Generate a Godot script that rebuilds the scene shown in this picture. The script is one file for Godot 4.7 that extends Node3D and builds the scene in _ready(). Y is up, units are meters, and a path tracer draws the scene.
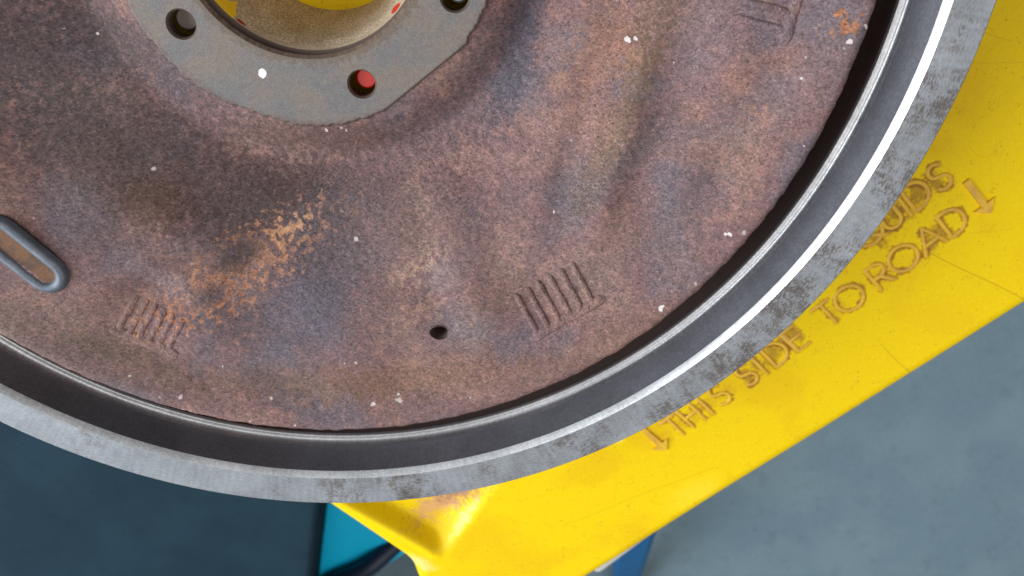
extends Node3D
# A rusty brake drum lying on a yellow moulded plastic plate, seen close from above.

const CAM_POS := Vector3(0.0396, 0.1559, -0.0098)
const WEB_R := 0.1115
const FLANGE_Y := -0.0175
const PLATE_Y := -0.05
const FLOOR_Y := -0.40
const CAP := 0.0086

# rust patches and painted-in shade of the valley and hollows on the web: x, z, half length, half width (m), angle (deg), sRGB colour, strength
var patches := [
	[-0.0549,0.0416,0.0147,0.0089,35,70,64,69,0.6050000000000001],  # this row and the next paint shade into the left hollows
	[-0.0607,0.0241,0.0120,0.0101,20,70,64,69,0.6050000000000001],
	[-0.0404,0.0229,0.0189,0.0071,35,69,63,64,0.55],  # valley shade painted in, here and in the dark rows following
	[-0.0328,0.0503,0.0264,0.0111,40,77,65,65,0.385],
	[-0.0135,0.0607,0.0207,0.0116,15,71,58,57,0.55],
	[0.0002,0.0559,0.0276,0.0077,5,78,65,63,0.33],
	[-0.0230,0.0782,0.0138,0.0103,-20,85,78,86,0.35],
	[-0.0048,0.0788,0.0132,0.0108,-30,89,83,93,0.55],
	[-0.0098,0.0856,0.0138,0.0077,-20,95,89,99,0.45],
	[-0.0204,0.0718,0.0184,0.0052,-28,170,123,101,0.8],
	[-0.0261,0.0747,0.0138,0.0057,-28,165,117,90,0.7],
	[-0.0101,0.0650,0.0046,0.0023,-30,183,138,102,0.8],
	[-0.0320,0.0796,0.0078,0.0036,-15,164,108,82,0.6],
	[-0.0221,0.0700,0.0057,0.0030,-20,62,53,56,0.77],
	[-0.0285,0.0779,0.0041,0.0021,-20,77,69,74,0.66],
	[-0.0380,0.0739,0.0099,0.0030,40,146,136,142,0.42],
	[-0.0475,0.0643,0.0132,0.0074,40,110,100,104,0.28],
	[-0.0311,0.0679,0.0069,0.0036,20,127,118,124,0.28],
	[-0.0671,0.0825,0.0176,0.0074,35,108,98,101,0.24],
	[-0.0602,0.0906,0.0207,0.0057,30,99,83,74,0.35],
	[-0.0462,0.0487,0.0132,0.0099,30,106,86,78,0.45],
	[-0.0485,0.0365,0.0132,0.0086,30,96,85,81,0.4],
	[0.0233,0.0701,0.0060,0.0026,-50,173,141,120,0.65],
	[0.0175,0.0732,0.0037,0.0023,-20,179,143,120,0.6],
	[0.0256,0.0740,0.0051,0.0036,-40,138,129,127,0.35],
	[0.0207,0.0821,0.0062,0.0022,-25,180,141,117,0.5],
	[0.0323,0.0852,0.0060,0.0057,0,134,125,123,0.35],
	[0.0159,0.0857,0.0120,0.0081,0,115,99,95,0.24],
	[-0.0084,0.0990,0.0276,0.0046,2,116,88,70,0.4],
	[0.0202,0.0978,0.0288,0.0043,-8,118,89,71,0.4],
	[0.0292,0.0629,0.0037,0.0103,-5,110,81,74,0.5],
	[0.0394,0.0779,0.0115,0.0057,-20,105,82,72,0.35],
	[0.0395,0.0666,0.0115,0.0103,0,116,96,93,0.28],
	[0.0624,0.0221,0.0097,0.0066,-75,134,93,71,0.49],
	[0.0685,0.0251,0.0046,0.0033,-60,150,110,76,0.42],
	[0.0709,0.0168,0.0040,0.0090,15,94,73,63,0.66],
	[0.0669,0.0328,0.0029,0.0141,28,98,79,67,0.6],
	[0.0612,0.0477,0.0031,0.0136,25,101,83,70,0.6],
	[0.0556,0.0257,0.0076,0.0042,10,145,109,95,0.39],
	[0.0526,0.0309,0.0029,0.0024,0,157,119,96,0.42],
	[0.0589,0.0375,0.0084,0.0061,-20,143,107,92,0.35],
	[0.0484,0.0395,0.0057,0.0049,0,146,113,99,0.35],
	[0.0516,0.0474,0.0088,0.0064,0,131,106,97,0.28],
	[0.0441,0.0224,0.0038,0.0165,12,75,70,80,0.8250000000000001],  # painted shade along the valley right of the hub
	[0.0408,0.0330,0.0035,0.0111,25,82,76,84,0.6],
	[0.0693,0.0428,0.0029,0.0118,40,81,73,78,0.55],
	[0.0794,0.0422,0.0105,0.0061,-30,99,92,97,0.28],
	[0.0879,0.0275,0.0036,0.0031,0,152,107,90,0.42],
	[0.0798,0.0343,0.0034,0.0028,0,145,105,88,0.42],
	[0.0925,0.0345,0.0026,0.0020,0,169,115,90,0.7],
	[0.0815,0.0431,0.0055,0.0031,0,145,109,95,0.35],
	[0.0915,0.0426,0.0084,0.0047,-20,144,109,95,0.32],
	[0.0961,0.0237,0.0036,0.0027,0,150,101,81,0.35],
	[0.1059,0.0163,0.0021,0.0019,-20,167,105,67,0.8],
	[0.1026,0.0250,0.0048,0.0090,30,122,94,86,0.28],
	[0.0940,0.0312,0.0055,0.0118,40,116,108,112,0.35],
	[0.0796,0.0202,0.0052,0.0112,20,104,97,104,0.32],
	[0.0802,0.0528,0.0055,0.0094,45,96,90,99,0.45],
	[0.0724,0.0622,0.0132,0.0074,-30,120,98,92,0.28],
	[0.0597,0.0721,0.0088,0.0059,-20,107,96,99,0.24],
	[0.0793,0.0687,0.0066,0.0049,-40,134,99,89,0.28],
	[0.0669,0.0838,0.0138,0.0041,-30,120,91,75,0.28],
	[0.0487,0.0945,0.0144,0.0038,-22,122,93,77,0.28],
	[0.0118,0.0638,0.0138,0.0103,10,104,93,95,0.28],
	[0.0047,0.0702,0.0115,0.0077,0,107,94,94,0.24],
	[-0.0388,0.0566,0.0088,0.0049,20,87,65,55,0.55],
	[-0.0563,0.0539,0.0063,0.0047,30,110,103,109,0.28],
	[-0.0467,0.0911,0.0168,0.0038,28,96,80,66,0.4],
	[-0.0027,0.0432,0.0330,0.0049,3,91,72,69,0.55],  # dark rows from here on, round the hub, are partly painted shade
	[-0.0248,0.0302,0.0084,0.0141,-40,92,78,78,0.45],
	[0.0354,0.0285,0.0050,0.0141,30,93,85,93,0.45],
	[0.0240,0.0418,0.0110,0.0059,-35,95,82,88,0.4],
]
# flecks of white paint on the web: x, z, radius (m)
var flecks := [
	[-0.0471,0.0214,0.00038], [-0.0530,0.0199,0.00025], [-0.0385,0.0497,0.00055], [0.0055,0.0669,0.00048], [0.0086,0.1043,0.00058], [0.0147,0.1035,0.00072], [0.0145,0.1020,0.00043], [0.0663,0.0213,0.00060], [0.0675,0.0208,0.00038], [0.1099,0.0168,0.00072], [0.1071,0.0194,0.00046], [0.1062,0.0207,0.00030], [0.0999,0.0228,0.00024], [0.0995,0.0269,0.00036], [0.0892,0.0599,0.00053], [0.0920,0.0594,0.00057], [0.0828,0.0715,0.00055], [0.0756,0.0781,0.00066], [0.0758,0.0775,0.00055], [-0.0369,0.1013,0.00058], [-0.0369,0.1051,0.00065], [-0.0355,0.1054,0.00058], [-0.0416,0.1009,0.00028], [-0.0044,0.0386,0.00040], [0.0008,0.0414,0.00046], [0.0042,0.0409,0.00053], [0.0052,0.0416,0.00040], [0.0515,0.0581,0.00040], [0.0754,0.0252,0.00024], [0.0882,0.0601,0.00038], [0.0021,0.0943,0.00035], [0.0049,0.0941,0.00036], [-0.0267,0.0946,0.00041], [-0.0478,0.0952,0.00041], [-0.0159,0.1026,0.00035], [0.0320,0.1023,0.00029], [0.1017,0.0401,0.00030], [0.0552,0.0429,0.00026], [-0.0626,0.0576,0.00025], [-0.0214,0.1082,0.00043], [-0.0107,0.1095,0.00029], [-0.0647,0.0922,0.00041]
]
var bolts := [Vector2(-0.0263, 0.0185), Vector2(0.0100, 0.0310), Vector2(0.0306, 0.0133), Vector2(0.0120, -0.0305), Vector2(-0.0310, -0.0110)]
var vent_hole := Vector2(0.0249, 0.0868)
var wave: FastNoiseLite
var ragged: FastNoiseLite
var S := 1280          # pixels of the web's textures
var SPAN := 0.236      # metres they cover
var text_o := Vector2(0.1492, 0.0947)
var text_d := Vector2(0.7104, -0.7038)
var text_n := Vector2(0.7038, 0.7104)

# ---------------------------------------------------------------- helpers
func noise(seed_: int, freq: float, octaves := 3, kind := FastNoiseLite.TYPE_SIMPLEX_SMOOTH) -> FastNoiseLite:
	var n := FastNoiseLite.new()
	n.seed = seed_
	n.noise_type = kind
	n.frequency = freq
	n.fractal_type = FastNoiseLite.FRACTAL_FBM if octaves > 1 else FastNoiseLite.FRACTAL_NONE
	n.fractal_octaves = octaves
	return n

func bytes_of(n: FastNoiseLite, w: int, h: int) -> PackedByteArray:
	return n.get_image(w, h, false, false, true).get_data()

func grain(seed_: int, count: int) -> PackedByteArray:
	var r := RandomNumberGenerator.new()
	r.seed = seed_
	var b := PackedByteArray()
	b.resize(count * 4)
	for i in count:
		b.encode_u32(i * 4, r.randi())
	return b

func part(called: String, mesh: Mesh, m: Material, parent: Node) -> MeshInstance3D:
	var o := MeshInstance3D.new()
	o.name = called
	o.mesh = mesh
	if m:
		o.material_override = m
	parent.add_child(o, true)
	return o

func thing(called: String, label: String, category: String, at := Vector3.ZERO) -> Node3D:
	var o := Node3D.new()
	o.name = called
	add_child(o, true)
	o.position = at
	o.set_meta("label", label)
	o.set_meta("category", category)
	return o

func smooth(a: float, b: float, x: float) -> float:
	return smoothstep(a, b, x)

# pieces: a list of polylines of (radius, height); each is smooth, the joints between them are sharp
func lathe(pieces: Array, segs := 512, centre := Vector3.ZERO, u_scale := 1.0) -> ArrayMesh:
	var st := SurfaceTool.new()
	st.begin(Mesh.PRIMITIVE_TRIANGLES)
	var group := 0
	for p in pieces:
		st.set_smooth_group(group)
		group += 1
		for i in p.size() - 1:
			var a: Vector2 = p[i]
			var b: Vector2 = p[i + 1]
			for k in segs:
				var t0 := TAU * k / segs
				var t1 := TAU * (k + 1) / segs
				if k == segs - 1:
					t1 = 0.0
				var u0 := u_scale * float(k) / segs
				var u1 := u_scale * float(k + 1) / segs
				var v0: float = float(i) / (p.size() - 1)
				var v1: float = float(i + 1) / (p.size() - 1)
				var A := centre + Vector3(a.x * cos(t0), a.y, a.x * sin(t0))
				var B := centre + Vector3(a.x * cos(t1), a.y, a.x * sin(t1))
				var C := centre + Vector3(b.x * cos(t1), b.y, b.x * sin(t1))
				var D := centre + Vector3(b.x * cos(t0), b.y, b.x * sin(t0))
				for q in [[A, u0, v0], [B, u1, v0], [C, u1, v1], [A, u0, v0], [C, u1, v1], [D, u0, v1]]:
					st.set_uv(Vector2(q[1], q[2]))
					st.add_vertex(q[0])
	st.generate_normals()
	st.generate_tangents()
	return st.commit()

# a sheet given as rows of points that close on themselves around; planar texture coordinates
func sheet(pts: PackedVector3Array, rows: int, cols: int, wrap: bool, keep: PackedByteArray, origin: Vector2, span: float) -> ArrayMesh:
	var nor := PackedVector3Array()
	var uv := PackedVector2Array()
	var tan := PackedFloat32Array()
	nor.resize(pts.size())
	uv.resize(pts.size())
	tan.resize(pts.size() * 4)
	for i in rows:
		var i0 := maxi(i - 1, 0)
		var i1 := mini(i + 1, rows - 1)
		for k in cols:
			var k0 := (k - 1 + cols) % cols if wrap else maxi(k - 1, 0)
			var k1 := (k + 1) % cols if wrap else mini(k + 1, cols - 1)
			var e := pts[i1 * cols + k] - pts[i0 * cols + k]
			var g := pts[i * cols + k1] - pts[i * cols + k0]
			var n := g.cross(e).normalized()
			if n.length_squared() < 0.5:
				n = Vector3.UP
			if n.y < 0.0:
				n = -n
			var at := i * cols + k
			nor[at] = n
			uv[at] = Vector2((pts[at].x - origin.x) / span, (pts[at].z - origin.y) / span)
			tan[at * 4] = 1.0
			tan[at * 4 + 3] = 1.0
	var idx := PackedInt32Array()
	for i in rows - 1:
		for k in (cols if wrap else cols - 1):
			var a := i * cols + k
			var b := i * cols + (k + 1) % cols
			var c := b + cols
			var d := a + cols
			if keep.size() and keep[a] == 0 and keep[b] == 0 and keep[c] == 0 and keep[d] == 0:
				continue
			idx.append_array(PackedInt32Array([a, c, b, a, d, c]))
	var arr := []
	arr.resize(Mesh.ARRAY_MAX)
	arr[Mesh.ARRAY_VERTEX] = pts
	arr[Mesh.ARRAY_NORMAL] = nor
	arr[Mesh.ARRAY_TEX_UV] = uv
	arr[Mesh.ARRAY_TANGENT] = tan
	arr[Mesh.ARRAY_INDEX] = idx
	var m := ArrayMesh.new()
	m.add_surface_from_arrays(Mesh.PRIMITIVE_TRIANGLES, arr)
	return m

# a polar sheet around the axis with round holes cut out: holes are (x, z, radius)
func polar(radii: PackedFloat32Array, cols: int, height: Callable, shift: Callable, holes: Array) -> ArrayMesh:
	var pts := PackedVector3Array()
	var keep := PackedByteArray()
	pts.resize(radii.size() * cols)
	keep.resize(radii.size() * cols)
	for i in radii.size():
		for k in cols:
			var t := TAU * k / cols
			var r: float = shift.call(radii[i], t)
			var p := Vector2(cos(t), sin(t)) * r
			var inside := false
			for h in holes:
				var c := Vector2(h.x, h.y)
				var flat := Vector2(1.0, h.w)
				if ((p - c) / flat).length() < h.z:
					inside = true
					var away := (p - c) / flat
					p = c + (away.normalized() if away.length() > 1e-6 else Vector2.RIGHT) * h.z * flat
			var at := i * cols + k
			keep[at] = 0 if inside else 1
			pts[at] = Vector3(p.x, height.call(p.x, p.y, i), p.y)
	return sheet(pts, radii.size(), cols, true, keep, Vector2(-SPAN / 2, -SPAN / 2), SPAN)

# a half round bead swept along flat lines (x, z) laid on the height y
func bead(lines: Array, y: float, half: float, tall: float, closed := false) -> ArrayMesh:
	var st := SurfaceTool.new()
	st.begin(Mesh.PRIMITIVE_TRIANGLES)
	st.set_smooth_group(0)
	var nseg := 6
	for line in lines:
		var rings := []
		var n: int = line.size()
		for i in n:
			var prev: Vector2 = line[(i - 1 + n) % n] if (closed or i > 0) else line[i]
			var next: Vector2 = line[(i + 1) % n] if (closed or i < n - 1) else line[i]
			var dir := (next - prev).normalized()
			var side := Vector2(-dir.y, dir.x)
			var widen := 1.0
			if i > 0 and i < n - 1:
				var d0: Vector2 = (line[i] - line[i - 1]).normalized()
				widen = 1.0 / maxf(absf(d0.dot(dir)), 0.6)
			var ring := []
			for k in nseg + 1:
				var a := PI * k / nseg
				var o: Vector2 = line[i] + side * cos(a) * half * widen
				ring.append(Vector3(o.x, y + sin(a) * tall - 0.0002, o.y))
			rings.append(ring)
		if not closed:
			# rounded ends
			var d0: Vector2 = (line[0] - line[1]).normalized() * half * 0.8
			var d1: Vector2 = (line[n - 1] - line[n - 2]).normalized() * half * 0.8
			var r0 := []
			var r1 := []
			for k in nseg + 1:
				var a := PI * k / nseg
				var q0: Vector3 = (rings[0][k] - Vector3(line[0].x, y, line[0].y)) * 0.5
				var q1: Vector3 = (rings[n - 1][k] - Vector3(line[n - 1].x, y, line[n - 1].y)) * 0.5
				r0.append(Vector3(line[0].x + d0.x, y, line[0].y + d0.y) + q0 * Vector3(1, 0.6, 1))
				r1.append(Vector3(line[n - 1].x + d1.x, y, line[n - 1].y + d1.y) + q1 * Vector3(1, 0.6, 1))
			rings.push_front(r0)
			rings.push_back(r1)
		var m := rings.size()
		for i in (m if closed else m - 1):
			var ra = rings[i]
			var rb = rings[(i + 1) % m]
			for k in nseg:
				for v in [ra[k], rb[k], rb[k + 1], ra[k], rb[k + 1], ra[k + 1]]:
					st.set_uv(Vector2((v.x + SPAN / 2) / SPAN, (v.z + SPAN / 2) / SPAN))
					st.add_vertex(v)
	st.generate_normals()
	st.generate_tangents()
	return st.commit()

# a box with rounded edges (rounded in plan and along the top rim)
func slab(size: Vector3, round_: float) -> ArrayMesh:
	var outline := []
	for c in [[1, 1, 0.0], [-1, 1, 90.0], [-1, -1, 180.0], [1, -1, 270.0]]:
		for k in 7:
			var a := deg_to_rad(c[2] + k * 15.0)
			outline.append([Vector2(c[0] * (size.x / 2 - round_), c[1] * (size.z / 2 - round_)), Vector2(cos(a), sin(a))])
	var st := SurfaceTool.new()
	st.begin(Mesh.PRIMITIVE_TRIANGLES)
	st.set_smooth_group(0)
	var rings := []
	rings.append([0.0, round_ * 0.9])
	rings.append([round_ * 0.1, round_])
	for k in 6:
		var a := PI / 2 * k / 5
		rings.append([size.y - round_ + sin(a) * round_, cos(a) * round_])
	var n := outline.size()
	for i in rings.size() - 1:
		for k in n:
			var A = outline[k]
			var B = outline[(k + 1) % n]
			var q := []
			for pr in [[A, i], [B, i], [B, i + 1], [A, i + 1]]:
				var p: Vector2 = pr[0][0] + pr[0][1] * rings[pr[1]][1]
				q.append(Vector3(p.x, rings[pr[1]][0], p.y))
			for v in [q[0], q[2], q[1], q[0], q[3], q[2]]:
				st.add_vertex(v)
	for level in [[0.0, round_ * 0.9], [size.y, 0.0]]:
		for k in n:
			var A = outline[k]
			var B = outline[(k + 1) % n]
			var a: Vector2 = A[0] + A[1] * level[1]
			var b: Vector2 = B[0] + B[1] * level[1]
			if a.distance_to(b) < 1e-7:
				continue
			for v in [Vector3(0, level[0], 0), Vector3(b.x, level[0], b.y), Vector3(a.x, level[0], a.y)]:
				st.add_vertex(v)
	st.generate_normals()
	return st.commit()

func plain(c: Color, rough: float, metal := 0.0) -> StandardMaterial3D:
	var m := StandardMaterial3D.new()
	m.albedo_color = c
	m.roughness = rough
	m.metallic = metal
	return m

func rgb8(r: float, g: float, b: float) -> Color:
	return Color(r / 255.0, g / 255.0, b / 255.0)

# a mottled colour picture that tiles over a world-space grid
func mottle(size: int, seed_: int, base: Color, other: Color, dark: Color, coarse: float, fine: float, speck: float) -> ImageTexture:
	var a := noise(seed_, coarse, 4).get_seamless_image(size, size).get_data()
	var b := noise(seed_ + 1, coarse * 5.0, 3).get_seamless_image(size, size).get_data()
	var e := noise(seed_ + 5, coarse * 16.0, 2).get_seamless_image(size, size).get_data()
	var g := grain(seed_ + 2, size * size / 4 + 1)
	var out_ := PackedByteArray()
	out_.resize(size * size * 3)
	for i in size * size:
		var t := smooth(70.0, 190.0, a[i])
		var d := smooth(165.0, 235.0, b[i]) * 0.25 + smooth(206.0, 232.0, e[i]) * 0.6
		var k := 1.0 + (g[i] / 255.0 - 0.5) * fine
		if g[i] > 255 - int(speck * 255.0) and b[i] > 140:
			k *= 0.72
		var c := base.lerp(other, t).lerp(dark, d)
		out_[i * 3] = int(clampf(c.r * k * 255.0, 0, 255))
		out_[i * 3 + 1] = int(clampf(c.g * k * 255.0, 0, 255))
		out_[i * 3 + 2] = int(clampf(c.b * k * 255.0, 0, 255))
	var im := Image.create_from_data(size, size, false, Image.FORMAT_RGB8, out_)
	im.generate_mipmaps()
	return ImageTexture.create_from_image(im)

func normal_picture(b: PackedByteArray, w: int, h: int, strength: float) -> ImageTexture:
	var im := Image.create_from_data(w, h, false, Image.FORMAT_L8, b)
	im.convert(Image.FORMAT_RGBA8)
	im.bump_map_to_normal_map(strength)
	return ImageTexture.create_from_image(im)

# ---------------------------------------------------------------- the drum's web
func web_height(x: float, z: float) -> float:
	var r := sqrt(x * x + z * z)
	var y := 0.0
	# dish profile: flange step, valley, then up to the outer land
	var rs := [0.030, 0.0394, 0.0430, 0.0472, 0.0495, 0.0520, 0.0600, 0.0700, 0.0800, 0.0900, 0.0985, 0.1080, 0.1105, 0.1115]
	var hs := [-0.0184, -0.0184, -0.0200, -0.0232, -0.0243, -0.0238, -0.0196, -0.0140, -0.0098, -0.0066, -0.0050, -0.0019, -0.0015, -0.0022]
	var i := 0
	while i < rs.size() - 2 and r > rs[i + 1]:
		i += 1
	var t := clampf((r - rs[i]) / (rs[i + 1] - rs[i]), 0.0, 1.0)
	var m0: float = (hs[i + 1] - hs[maxi(i - 1, 0)]) / (rs[i + 1] - rs[maxi(i - 1, 0)]) if i > 0 else 0.0
	var j := mini(i + 2, rs.size() - 1)
	var m1: float = (hs[j] - hs[i]) / (rs[j] - rs[i])
	y = hermite(hs[i], hs[i + 1], m0 * (rs[i + 1] - rs[i]), m1 * (rs[i + 1] - rs[i]), t)
	var body := smooth(0.046, 0.062, r) * (1.0 - smooth(0.100, 0.109, r))
	y += body * wave.get_noise_2d(x * 1000.0, z * 1000.0) * 0.0011
	# the long fold on the right and its gutter
	y += body * fold(x, z, Vector2(0.0715, 0.002), Vector2(0.0560, 0.0620), 0.0019, 0.0055)
	y += body * fold(x, z, Vector2(0.0850, 0.020), Vector2(0.0730, 0.0560), 0.0008, 0.0060)
	# fold running out from the hub towards the slot side and the one above the ribs
	y += body * fold(x, z, Vector2(-0.0500, 0.0760), Vector2(-0.0080, 0.0600), 0.0015, 0.0060)
	y += body * fold(x, z, Vector2(0.0250, 0.0560), Vector2(0.0300, 0.0840), 0.0007, 0.0070)
	# sunk places on the left
	y -= body * 0.0036 * exp(-(pow((x + 0.064) / 0.014, 2) + pow((z - 0.037) / 0.010, 2)))
	y -= body * 0.0032 * exp(-(pow((x + 0.076) / 0.012, 2) + pow((z - 0.016) / 0.012, 2)))
	# casting skin
	y += ragged.get_noise_2d(x * 1000.0, z * 1000.0) * 0.00016
	return y

func hermite(a: float, b: float, m0: float, m1: float, t: float) -> float:
	var t2 := t * t
	var t3 := t2 * t
	return a * (2 * t3 - 3 * t2 + 1) + m0 * (t3 - 2 * t2 + t) + b * (3 * t2 - 2 * t3) + m1 * (t3 - t2)

func fold(x: float, z: float, a: Vector2, b: Vector2, tall: float, wide: float) -> float:
	var p := Vector2(x, z)
	var ab := b - a
	var t := (p - a).dot(ab) / ab.length_squared()
	var ends := smooth(-0.15, 0.15, t) * (1.0 - smooth(0.85, 1.15, t))
	if ends <= 0.0:
		return 0.0
	var d := (p - a).cross(ab.normalized()) / wide
	# a ridge with a gutter on one side
	return ends * tall * (exp(-(d - 0.7) * (d - 0.7) * 2.0) - exp(-(d + 0.7) * (d + 0.7) * 2.0))

func web_pictures() -> Array:
	var n_low := bytes_of(noise(11, 0.006, 4), S, S)
	var n_hue := bytes_of(noise(12, 0.011, 4), S, S)
	var n_mid := bytes_of(noise(13, 0.045, 4), S, S)
	var n_fine := bytes_of(noise(14, 0.42, 2, FastNoiseLite.TYPE_VALUE), S, S)
	var n_flake := bytes_of(noise(15, 0.075, 5), S, S)
	var g := grain(16, S * S / 4 + 1)
	var count := S * S
	var px := PackedFloat32Array()
	px.resize(count * 3)
	for i in count:
		var l := n_low[i] / 255.0
		var h := n_hue[i] / 255.0
		var m := n_mid[i] / 255.0
		# mauve grey, warm brown and slate in turns
		var r := 117.0
		var gg := 91.0
		var b := 90.0
		var k := smoothstep(0.52, 0.78, l)
		r += (128.0 - r) * k
		gg += (101.0 - gg) * k
		b += (95.0 - b) * k
		k = smoothstep(0.50, 0.22, l)
		r += (104.0 - r) * k
		gg += (91.0 - gg) * k
		b += (96.0 - b) * k
		k = smoothstep(0.60, 0.80, h) * smoothstep(0.35, 0.65, m) * 0.25
		r += (154.0 - r) * k
		gg += (116.0 - gg) * k
		b += (100.0 - b) * k
		# salmon blotches
		k = smoothstep(0.60, 0.78, m) * (0.10 + 0.20 * smoothstep(0.42, 0.62, l))
		r += (158.0 - r) * k
		gg += (112.0 - gg) * k
		b += (98.0 - b) * k
		px[i * 3] = r
		px[i * 3 + 1] = gg
		px[i * 3 + 2] = b
	var scale := S / SPAN
	for p in patches:
		var cx: float = (p[0] + SPAN / 2) * scale
		var cy: float = (p[1] + SPAN / 2) * scale
		var a: float = p[2] * scale
		var b: float = p[3] * scale
		var ca := cos(deg_to_rad(p[4]))
		var sa := sin(deg_to_rad(p[4]))
		var reach := maxf(a, b) * 1.7
		var col := Vector3(p[5], p[6], p[7])
		# loose orange rust breaks up into crumbs, the rest runs together
		var crumbly: bool = p[5] - p[7] > 44 and p[5] > 160
		for y in range(maxi(0, int(cy - reach)), mini(S, int(cy + reach))):
			for x in range(maxi(0, int(cx - reach)), mini(S, int(cx + reach))):
				var dx := x - cx
				var dy := y - cy
				var e := sqrt(pow((dx * ca + dy * sa) / a, 2) + pow((-dx * sa + dy * ca) / b, 2))
				if e > 1.7:
					continue
				var i := y * S + x
				var rough_edge := e + (n_flake[i] - 128) / 230.0 + (n_fine[i] - 128) / 700.0
				if crumbly:
					rough_edge = e * 0.9 + (n_flake[i] - 128) / 70.0 + (n_fine[i] - 128) / 160.0
				var k: float = (smoothstep(0.85, 0.45, rough_edge) if crumbly else smoothstep(1.45, 0.30, rough_edge)) * p[8]
				if k <= 0.0:
					continue
				px[i * 3] += (col.x - px[i * 3]) * k
				px[i * 3 + 1] += (col.y - px[i * 3 + 1]) * k
				px[i * 3 + 2] += (col.z - px[i * 3 + 2]) * k
	var out_ := PackedByteArray()
	out_.resize(count * 3)
	var bump := PackedByteArray()
	bump.resize(count)
	for i in count:
		var f := n_fine[i] / 255.0
		var m := n_mid[i] / 255.0
		var s := g[i] / 255.0
		var k := 1.0 + (f - 0.5) * 0.34 + (s - 0.5) * 0.40 + (m - 0.5) * 0.10
		var r := px[i * 3] * k
		var gg := px[i * 3 + 1] * k
		var b := px[i * 3 + 2] * k
		if s > 0.985 and f > 0.5:
			r += (196.0 - r) * 0.55
			gg += (160.0 - gg) * 0.55
			b += (138.0 - b) * 0.55
		elif s < 0.015:
			r *= 0.62
			gg *= 0.60
			b *= 0.62
		out_[i * 3] = int(clampf(r, 0, 255))
		out_[i * 3 + 1] = int(clampf(gg, 0, 255))
		out_[i * 3 + 2] = int(clampf(b, 0, 255))
		bump[i] = int(clampf(128.0 + (f - 0.5) * 130.0 + (m - 0.5) * 60.0 + (s - 0.5) * 60.0, 0, 255))
	var rng := RandomNumberGenerator.new()
	rng.seed = 77
	for p in flecks:
		var cx: float = (p[0] + SPAN / 2) * scale
		var cy: float = (p[1] + SPAN / 2) * scale
		var rad: float = p[2] * scale
		var sx := rng.randf_range(0.6, 1.0)
		var turn := rng.randf_range(0.0, PI)
		var shade := rng.randf_range(150.0, 205.0)
		for y in range(int(cy - rad * 1.6), int(cy + rad * 1.6) + 1):
			for x in range(int(cx - rad * 1.6), int(cx + rad * 1.6) + 1):
				if x < 0 or y < 0 or x >= S or y >= S:
					continue
				var q := Vector2(x - cx, y - cy).rotated(turn)
				q.x /= sx
				var i := y * S + x
				if q.length() / rad + (n_flake[i] - 128) / 160.0 < 0.9:
					var v := int(shade) + int(n_fine[i] / 8.0)
					out_[i * 3] = v
					out_[i * 3 + 1] = v - 10
					out_[i * 3 + 2] = v - 14
	var im := Image.create_from_data(S, S, false, Image.FORMAT_RGB8, out_)
	im.generate_mipmaps()
	return [ImageTexture.create_from_image(im), normal_picture(bump, S, S, 4.0)]

# brushed, stained metal unrolled: u runs round the ring, v across it
func ring_picture(w: int, h: int, base: Color, seed_: int, streak: float, stains: Array, stain: Color) -> ImageTexture:
	var st := noise(seed_, 0.30, 2)
	var bl := noise(seed_ + 1, 0.020, 4)
	var fl2 := noise(seed_ + 2, 0.16, 3)
	var g := grain(seed_ + 3, w * h / 4 + 1)
	var out_ := PackedByteArray()
	out_.resize(w * h * 3)
	for x in w:
		var deg := 360.0 * x / w
		var amount := 0.0
		for s in stains:
			amount = maxf(amount, s[2] * exp(-pow((deg - s[0]) / s[1], 2)))
		for y in h:
			var i := y * w + x
			# streaks run across the ring, as the cutter left them
			var k := 1.0 + st.get_noise_2d(x, y * 0.03) * streak + bl.get_noise_2d(x, y * 0.35) * 0.10 + (g[i] / 255.0 - 0.5) * 0.20
			var c := base * k
			var f := fl2.get_noise_2d(x * 9.0, y * 1.1) * 0.8 + bl.get_noise_2d(x * 2.5 + 900, y * 0.6) * 0.7 + st.get_noise_2d(x + 500, y * 0.05) * 0.35
			var t: float = smoothstep(0.0, 0.6, f + amount * 0.75 - 0.38) * minf(amount * 1.3, 1.0)
			c = c.lerp(stain, t * 0.72)
			out_[i * 3] = int(clampf(c.r * 255.0, 0, 255))
			out_[i * 3 + 1] = int(clampf(c.g * 255.0, 0, 255))
			out_[i * 3 + 2] = int(clampf(c.b * 255.0, 0, 255))
	var im := Image.create_from_data(w, h, false, Image.FORMAT_RGB8, out_)
	im.generate_mipmaps()
	return ImageTexture.create_from_image(im)

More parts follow.
